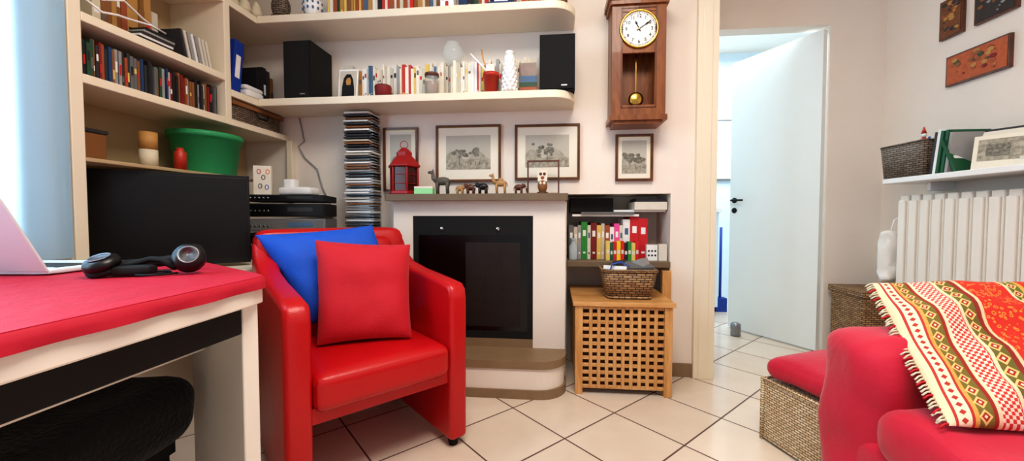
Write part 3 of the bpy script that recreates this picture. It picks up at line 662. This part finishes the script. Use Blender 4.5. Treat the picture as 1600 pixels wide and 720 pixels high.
for t,h,m in ((.022,.11,'#e4c468'),(.018,.1,'#1d5a3c'),(.02,.105,'#c81e28'),(.022,.11,'#f0c818'),(.02,.11,'#d8201c'),(.02,.1,'#1c1c20'),(.02,.108,'#2e8b3a'),(.022,.1,'#e4c468'),(.02,.11,'#c81e28')):
    b.box(x,x+t-.001,2.28,2.335,zn,zn+h,BK[m]); b.box(x+.003,x+t-.004,2.2792,2.28,zn+h*.35,zn+h*.55,BK['#dcd6c8']); x+=t
b.done(.001)
b=MB('book_stack')
b.box(.12,.50,2.32,2.5,.902,.915,BK['#efefec']); b.box(.17,.47,2.30,2.5,.915,.928,BK['#6a6a6a']); b.box(.11,.36,2.36,2.52,.928,1.01,BLACKM); b.box(.36,.65,2.33,2.5,.928,.94,BK['#efefec']); b.box(.47,.65,2.30,2.5,.94,.985,BK['#dcd6c8']); b.box(.48,.64,2.31,2.48,.985,1.005,BK['#303236']); b.done(.001)
b=MB('sanitizer_bottle'); b.lathe([(.022,0),(.024,.005),(.024,.08),(.01,.1),(.01,.115),(.014,.115),(.014,.125),(0,.125)],(.125,2.30,.6505),GLASS('gel','#cfe0ea',.6)); b.done()
b=MB('card_boxes'); b.box(.54,.60,2.30,2.335,.6505,.74,BK['#efefec']); b.box(.605,.65,2.29,2.33,.6505,.745,BK['#dcd6c8'])
for q in range(6): b.sph((.552+(q%3)*.018,2.299,.68+(q//3)*.025),(.006,.002,.006),BK['#303236'],6)
b.done(.001)
# ------------------------------------------------------------ crate table
b=MB('slatted_storage_table'); X0,X1,Y0,Y1,H=.120,.596,1.985,2.46,.475
b.box(X0-.012,X1+.012,Y0-.012,Y1+.012,H-.022,H,PINEH)
for xx in (X0,X1-.038):
    for yy in (Y0,Y1-.038): b.box(xx,xx+.038,yy,yy+.038,.0,H-.022,PINE)
def lattice(ax,fixed0,fixed1,a0,a1,z0,z1,nc,nr):
    w=.017
    for i in range(nr+1):
        z=z0+(z1-z0-w)*i/nr; 
        b.box(a0,a1,fixed0,fixed1,z,z+w,PINEH) if ax=='x' else b.box(fixed0,fixed1,a0,a1,z,z+w,PINEH)
    for i in range(1,nc):
        a=a0-w/2+(a1-a0)*i/nc
        b.box(a,a+w,fixed0-.003,fixed1-.004,z0+.002,z1-.002,PINE) if ax=='x' else b.box(fixed0-.003,fixed1-.004,a,a+w,z0+.002,z1-.002,PINE)
lattice('x',Y0+.008,Y0+.020,X0+.038,X1-.038,.03,H-.024,10,11)
lattice('y',X0+.008,X0+.020,Y0+.038,Y1-.038,.03,H-.024,10,11); lattice('y',X1-.020,X1-.008,Y0+.038,Y1-.038,.03,H-.024,10,11)
b.box(X0+.03,X1-.03,Y0+.05,Y1-.03,.03,H-.03,M('crate_inner_shade','#5b3820',.9,var=.3))  # dark block added inside so the lattice holes look shaded
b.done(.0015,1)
b=MB('wicker_basket'); cx,cy,z=.40,2.125,.4755
def rr(w,h,zz,r=.03): return [(p[0],p[1],zz) for p in roundrect(cx-w,cx+w,cy-h,cy+h,(r,)*4,5)]
def ringwall(b,rings,m):
    n=len(rings[0]); vs=[p for r in rings for p in r]; fs=[];uv=[]
    per=[0]
    for k in range(n): per.append(per[-1]+(Vector(rings[-1][(k+1)%n])-Vector(rings[-1][k])).length)
    for i in range(len(rings)-1):
        for k in range(n):
            k2=(k+1)%n; fs.append((i*n+k,i*n+k2,(i+1)*n+k2,(i+1)*n+k)); z0,z1=rings[i][0][2],rings[i+1][0][2]; uv.append([(per[k],z0),(per[k+1],z0),(per[k+1],z1),(per[k],z1)])
    b.add(vs,fs,m,True,uv)
ringwall(b,[rr(.035,.03,z),rr(.108,.072,z),rr(.125,.082,z+.07),rr(.138,.092,z+.145),rr(.132,.086,z+.145),rr(.12,.076,z+.07),rr(.10,.065,z+.012)],WICKD)
b.tube(rr(.136,.090,z+.147),.009,WICKD,8,closed=True); b.tube(rr(.11,.074,z+.008),.007,WICKD,8,closed=True)
b.box(cx-.1,cx+.1,cy-.06,cy+.06,z+.01,z+.09,SOOTBR)  # dark brown block filling the lower part of the basket
b.done()
b=MB('basket_clutter'); b.M=T((.42,2.12,.638),.3,.25); b.box(-.05,.11,-.05,.05,-.01,.012,BK['#6a6a6a']); b.M=T((.36,2.10,.628),-.4,-.2); b.box(-.08,.04,-.04,.04,-.01,.01,BK['#efefec']); b.M=T((.38,2.14,.628),.8,.5); b.box(-.07,.05,-.03,.03,-.01,.03,BK['#303236']); b.M=T((.47,2.13,.628),.8,-.4); b.box(-.02,.05,-.03,.03,-.01,.045,BK['#9a9a98']); b.M=Matrix.Identity(4); b.tube([(.30,2.07,.605),(.31,2.06,.655),(.36,2.08,.665),(.40,2.06,.645)],.004,BK['#2a5ab8']); b.done(.002)
# ------------------------------------------------------------ armchair
b=MB('armchair'); CH=T((-.765,1.478,0),math.radians(46.3)); b.M=CH
arm=[(-.30,.03),(-.303,.585),(-.296,.622),(-.275,.642),(-.20,.652),(.0,.672),(.14,.695),(.22,.74),(.26,.80),(.30,.80),(.305,.03)]
for x0,x1 in ((-.318,-.240),(.240,.318)): b.prism(arm,'x',x0,x1,LEATHER)
ar=b.done(.022,4,allsmooth=True)
b=MB('seat_back'); b.M=CH
b.rbox((0,.255,.44),(.311,.06,.41),.045,LEATHER,16,fn=lambda w,p:Vector((w.x,w.y+ .04*max(0,(w.z-.42))/.43+.015*(1-p.x*p.x)-.0,w.z-.02*max(0,w.z-.7)*p.x*p.x)))
b.rbox((0,.18,.56),(.235,.045,.25),.04,LEATHER,14,fn=lambda w,p:Vector((w.x,w.y+.06*max(0,(w.z-.42))/.4,w.z)))
b.done(parent=ar)
b=MB('seat_cushion'); b.M=CH; b.rbox((0,-.05,.355),(.239,.262,.062),.035,LEATHER,18,fn=lambda w,p:Vector((w.x,w.y,w.z+.012*(1-p.x*p.x)*(1-p.y*p.y)*(1 if p.z>0 else 0))))
b.tube([(-.228,-.298,.395),(.228,-.298,.395)],.004,LEATHER,6); b.box(-.239,.239,-.28,.24,.26,.31,LEATHER); b.done(parent=ar)
b=MB('feet'); b.M=CH
for sx in (-.275,.275):
    for sy in (-.26,.26): b.lathe([(.018,0),(.022,.03)],(sx,sy,0),BLACKM,14)
b.done(parent=ar)
b=MB('red_cushion'); b.pillow(C(-.711,1.41,.430),C(-.390,1.51,.430),C(-.424,1.63,.785),C(-.766,1.52,.81),.12,REDF,seed=3); b.done(merge=True)
b=MB('blue_cushion'); b.pillow(C(-.795,1.51,.48),C(-.455,1.70,.50),C(-.635,1.78,.862),C(-1.015,1.545,.828),.12,BLUEF,seed=8); b.done(merge=True)
# ------------------------------------------------------------ desk
TZ=.75
TP=[(-.665,-.3),(-.672,.40),(-.690,.84),(-.698,.88),(-.73,.905),(-1.09,1.125),(-1.16,1.14),(-1.40,1.12),(-1.54,1.05),(-1.54,-.3)]
b=MB('desk'); b.prism(TP,'z',TZ-.058,TZ,WP)
dx,dy=(-1.09+.73),(1.125-.905); L=math.hypot(dx,dy); a=math.atan2(dy,dx)
b.M=T((-.705,.872,0),a); b.box(0,L-.02,0,.035,0,TZ-.05,WP); b.M=Matrix.Identity(4)
b.box(-1.50,-.92,.1,.95,.545,.575,WP); b.box(-1.53,-1.50,-.3,1.0,0,TZ-.05,WP); b.box(-.74,-.72,-.2,.84,TZ-.125,TZ-.05,BLACKM)  # black strip stands in for the shaded gap under the top
b.box(-1.50,-.9,-.3,-.26,0,TZ-.05,WP)
b.done(.004)
b=MB('tablecloth')
def inset(P,k):
    cx=sum(p[0] for p in P)/len(P); cy=sum(p[1] for p in P)/len(P)
    return [(cx+(p[0]-cx)*k,cy+(p[1]-cy)*k) for p in P]
b.prism(inset(TP,1.004),'z',TZ+.0005,TZ+.008,CLOTH)
vs=[];fs=[]
N=70
def edgeat(t):
    P=[Vector((p[0],p[1],0)) for p in TP[:6]]; Ls=[(P[i+1]-P[i]).length for i in range(5)]; s=t*sum(Ls)
    for i,l_ in enumerate(Ls):
        if s<=l_ or i==4: 
            q=P[i].lerp(P[i+1],min(1,s/l_)); d_=(P[i+1]-P[i]).normalized(); return q,Vector((d_.y,-d_.x,0))
        s-=l_
for i in range(N+1):
    q,nm=edgeat(i/N*.98)
    for j,(zz,ox) in enumerate(((TZ+.008,-.002),(TZ+.004,.007),(TZ-.008,.010),(TZ-.020,.010+.003*math.sin(i*.9)))): vs.append((q.x+nm.x*ox,q.y+nm.y*ox,zz))
for i in range(N):
    for j in range(3): qq=i*4+j; fs.append((qq,qq+4,qq+5,qq+1))
b.add(vs,fs,CLOTH,True); b.done()
zt=TZ+.0085
# headphones
b=MB('headphones')
ctr=C(-.885,.955,zt); HM=T(ctr,math.radians(22))@Matrix.Diagonal((.84,.84,.9,1)); b.M=HM
def cup(x,y,h,rx_,ry_):
    b.M=HM@T((x,y,h),0,rx_,ry_); b.lathe([(0,.022),(.02,.022),(.036,.016),(.040,.006),(.040,-.004)],(0,0,0),BLACK,28); b.lathe([(.022,.0225),(.024,.024),(.026,.0225)],(0,0,0),GREYM,24)
    b.tube([(.028*math.cos(t*math.pi/8),.028*math.sin(t*math.pi/8),-.012) for t in range(16)],.012,BLACKM,8,closed=True); b.M=HM
cup(.10,-.01,.045,math.radians(62),math.radians(15)); cup(-.10,-.02,.032,math.radians(20),math.radians(-8))
b.tube([(.10,.02,.075),(.098,.055,.068),(.075,.09,.05),(.03,.11,.034),(-.02,.115,.026),(-.07,.10,.022),(-.11,.065,.024),(-.13,.02,.03),(-.12,-.015,.035)],[.007,.009,.012,.015,.016,.015,.012,.009,.007],BLACKM,8)
b.tube([(.08,-.03,.006),(.05,-.055,.005),(.0,-.05,.005),(-.04,-.02,.005),(-.02,.03,.005),(.03,.035,.005),(.05,.0,.005),(.02,-.025,.005)],.003,BLACKM,6)
b.tube([(.07,-.02,.02),(.03,-.005,.04),(.0,-.0,.042),(-.04,-.01,.03),(-.07,-.02,.025)],.009,BLACKM,6)
b.rbox((-.03,-.02,.016),(.05,.022,.013),.01,BLACKM,6)
b.done()
# laptop
b=MB('laptop'); p=C(-1.262,.94,zt)
b.M=T(p,YAW); b.rbox((.0,.11,.008),(.145,.11,.007),.006,SILVER,6); b.box(-.12,.12,.04,.13,.0145,.0155,BLACK)
b.M=T(p,YAW)@T((0,0,.010),0,math.radians(26)); b.rbox((0,-.0,.096),(.145,.004,.096),.0035,SILVER,6); b.box(-.135,.135,.004,.005,.012,.18,SCREEN); b.done()
# ottoman
b=MB('footstool'); ctr=C(-1.065,.84); b.M=T((ctr.x,ctr.y,0),math.radians(4))
b.rbox((0,0,.395),(.215,.225,.085),.06,PLUSH,16,amp=.006,fq=10)
b.box(-.17,.17,-.18,.18,.28,.32,BLACKM)
for sx in (-.15,.15):
    for sy in (-.16,.16): b.cyl((sx,sy,.29),(sx*1.05,sy*1.05,0),.016,BLACKM,.012)
b.done()
# ------------------------------------------------------------ radiator side
b=MB('radiator'); y=1.0
while y<2.40:
    b.box(1.965,2.02,y,y+.05,.30,1.02,WP); b.box(1.95,1.965,y+.004,y+.046,.33,.99,WP); b.box(2.02,2.06,y+.02,y+.03,.33,.99,WP); y+=.066
b.cyl((1.995,1.0,.98),(1.995,2.40,.98),.018,WP); b.cyl((1.995,1.0,.34),(1.995,2.40,.34),.018,WP)
for yy in (1.2,2.2): b.box(2.02,2.119,yy,yy+.03,.8,.83,WP); b.cyl((1.995,yy,0),(1.995,yy,.34),.01,WP)
b.done(.006,2)
b=MB('radiator_shelf'); b.prism(roundrect(1.87,2.119,.9,2.47,(0,0,0,.05),5),'z',1.085,1.112,WHITE)
for yy in (1.1,1.7,2.3): b.box(2.0,2.119,yy,yy+.02,1.04,1.085,WHITE)
b.done(.003)
zs=1.1125
b=MB('letter_basket'); cx,cy=1.975,2.33
ringwall(b,[[(p[0],p[1],zz) for p in roundrect(cx-w,cx+w,cy-h,cy+h,(.02,)*4,4)] for w,h,zz in ((.03,.05,zs),(.095,.125,zs),(.105,.14,zs+.175),(.10,.135,zs+.175),(.08,.11,zs+.01))],WICKG)
b.tube([(p[0],p[1],zs+.177) for p in roundrect(cx-.103,cx+.103,cy-.138,cy+.138,(.02,)*4,4)],.006,WICKG,6,closed=True); b.box(cx-.07,cx+.07,cy-.1,cy+.1,zs+.01,zs+.13,BK['#8a5a30']); b.done()
b=MB('clown_figurine'); x,y,z=1.95,2.29,zs+.15
b.sph((x,y,z+.03),(.016,.016,.03),TERRA,8); b.sph((x,y,z+.068),(.013,)*3,WHITE,8); b.cyl((x,y,z+.075),(x,y,z+.11),.012,TERRA,.002,8); b.tube([(x,y,z+.04),(x-.01,y-.03,z+.03),(x-.01,y-.045,z+.05)],.005,BK['#2a5ab8']); b.tube([(x,y,z+.04),(x-.01,y+.03,z+.03)],.005,BK['#2a5ab8']); b.tube([(x,y,z+.01),(x-.03,y-.01,z-.0)],.006,BK['#f0c818']); b.done()
b=MB('green_books')
for i,(yy,h,m) in enumerate(((2.165,.205,'#303236'),(2.15,.215,'#efefec'),(2.135,.205,'#1d5a3c'),(2.11,.205,'#1d5a3c'),(2.09,.19,'#9a9a98'))):
    b.M=T((1.885,yy,zs),0,.12); b.box(0,.18,0,.014,0,h,BK[m])
b.M=T((1.885,2.045,zs),.2,-.35); b.box(0,.17,0,.012,0,.17,BK['#1d5a3c']); b.box(.02,.15,-.001,0,.07,.085,BK['#efefec'])
b.done(.001)
b=MB('photo_cards'); 
b.M=T((1.97,1.945,zs+.002),math.radians(-55),-.32); b.box(-.09,.09,0,.006,0,.165,PAPER); b.box(-.075,.075,-.001,0,.04,.145,ENG); b.box(-.05,.02,-.0015,-.001,.06,.12,ENGD)
b.M=T((2.03,1.97,zs+.002),math.radians(-62),-.2); b.box(-.11,.07,0,.006,0,.195,BK['#303236']); b.box(-.10,.06,-.001,0,.01,.185,PAPER)
b.M=T((1.97,1.76,zs+.001),0); b.box(-.08,.08,-.06,.06,0,.02,PAPER); b.box(-.07,.06,-.05,.05,.02,.035,BK['#dcd6c8']); b.done(.001)
b=MB('plastic_bag'); b.rbox((1.96,2.49,.66),(.05,.035,.15),.034,M('bag_plastic','#eceae4',.35,bump=.6,bscale=20),14,amp=.02,fq=18)
b.tube([(1.96,2.49,.80),(1.98,2.49,.88),(2.05,2.49,.93),(2.118,2.49,.94)],.004,WHITE); b.done()
b=MB('wicker_hamper'); b.prism(roundrect(1.80,2.07,2.45,2.72,(.01,)*4,2),'z',0,.43,WICKD); b.box(1.79,2.08,2.44,2.73,.43,.465,WICKD); b.tube([(1.795,2.445,.448),(2.075,2.445,.448)],.01,WICKD,8); b.done()
# ------------------------------------------------------------ wicker pouf + cushion
PM=T((1.062,1.555,0),math.radians(18))
b=MB('wicker_stool'); b.M=PM; h=.165
b.box(-h,h,-h,h,.012,.245,WICK)
for sx in (-1,1):
    for sy in (-1,1): b.cyl((sx*h,sy*h,0),(sx*h,sy*h,.25),.008,WICK,n=8)
for z in (.014,.245):
    b.tube([(-h,-h,z),(h,-h,z),(h,h,z),(-h,h,z)],.009,WICK,8,closed=True)
b.done()
b=MB('stool_cushion'); b.M=PM; b.rbox((0,0,.30),(.165,.165,.046),.044,SOFAF,16,amp=.012,fq=9,fn=lambda w,p:Vector((w.x,w.y,w.z+.03*(1-p.x**2)*(1-p.y**2)*(1 if p.z>0 else 0)))); b.done()
# ------------------------------------------------------------ sofa
b=MB('sofa')
b.rbox((1.25,.35,.20),(.44,.90,.13),.04,SOFAF,20,amp=.008,fq=6)
b.rbox((1.215,1.155,.335),(.42,.115,.265),.085,SOFAF,28,amp=.022,fq=8)
b.rbox((1.20,.50,.37),(.41,.55,.075),.05,SOFAF,30,amp=.016,fq=8)
b.rbox((1.60,.30,.50),(.12,.86,.32),.09,SOFAF,20,amp=.01,fq=6)
for x in (.9,1.6):
    for y in (-.45,1.15): b.lathe([(.025,0),(.03,.08)],(x,y,0),BLACKM,12)
b.done()
b=MB('patterned_cushion')
P00,P10,P11,P01=Vector((.835,.90,.46)),Vector((1.49,.88,.455)),Vector((1.57,1.23,.715)),Vector((.94,1.25,.705))
b.pillow(P00,P10,P11,P01,.085,CLOTHP,n=36,pinch=.0,wr=.014,seed=5)
for i in range(52):
    t=(i+.5)/52; p=P00.lerp(P01,t); q=p+Vector((-.018,random.uniform(-.006,.006),-.009))
    b.tube([p,(p+q)/2+Vector((0,0,.003)),q],[.003,.002,.0025],BK['#c81e28'] if i%4==0 else BK['#d8cfb4'],5)
b.done(merge=False)
# ------------------------------------------------------------ lights + camera + world
w=bpy.data.worlds.new('world'); S.world=w; w.use_nodes=True; bg=w.node_tree.nodes['Background']; bg.inputs[0].default_value=(.92,.95,1,1); bg.inputs[1].default_value=.50
def area(name,loc,rot,sx,sy,p,col):
    l=bpy.data.lights.new(name,'AREA'); l.shape='RECTANGLE'; l.size=sx; l.size_y=sy; l.energy=p; l.color=col
    o=bpy.data.objects.new(name,l); S.collection.objects.link(o); o.location=loc; o.rotation_euler=rot; return o
area('ceiling_fill',(.2,.5,2.62),(0,0,0),1.0,1.0,46,(1,.92,.82))  # added overhead fill light, no fixture in view
area('window_daylight',(-1.76,.45,1.6),(0,math.radians(-90),0),1.5,1.0,60,(.66,.84,1))
area('kitchen_daylight_fill',(1.6,3.7,2.62),(0,0,0),1.2,1.0,46,(.82,.93,1))  # added unseen fill, stands in for daylight in the kitchen
cam=bpy.data.cameras.new('camera'); co=bpy.data.objects.new('camera',cam); S.collection.objects.link(co); S.camera=co
co.location=(0,0,.90); co.rotation_euler=(math.radians(88),0,YAW); cam.sensor_width=36; cam.lens=36*612/1600; cam.clip_start=.02
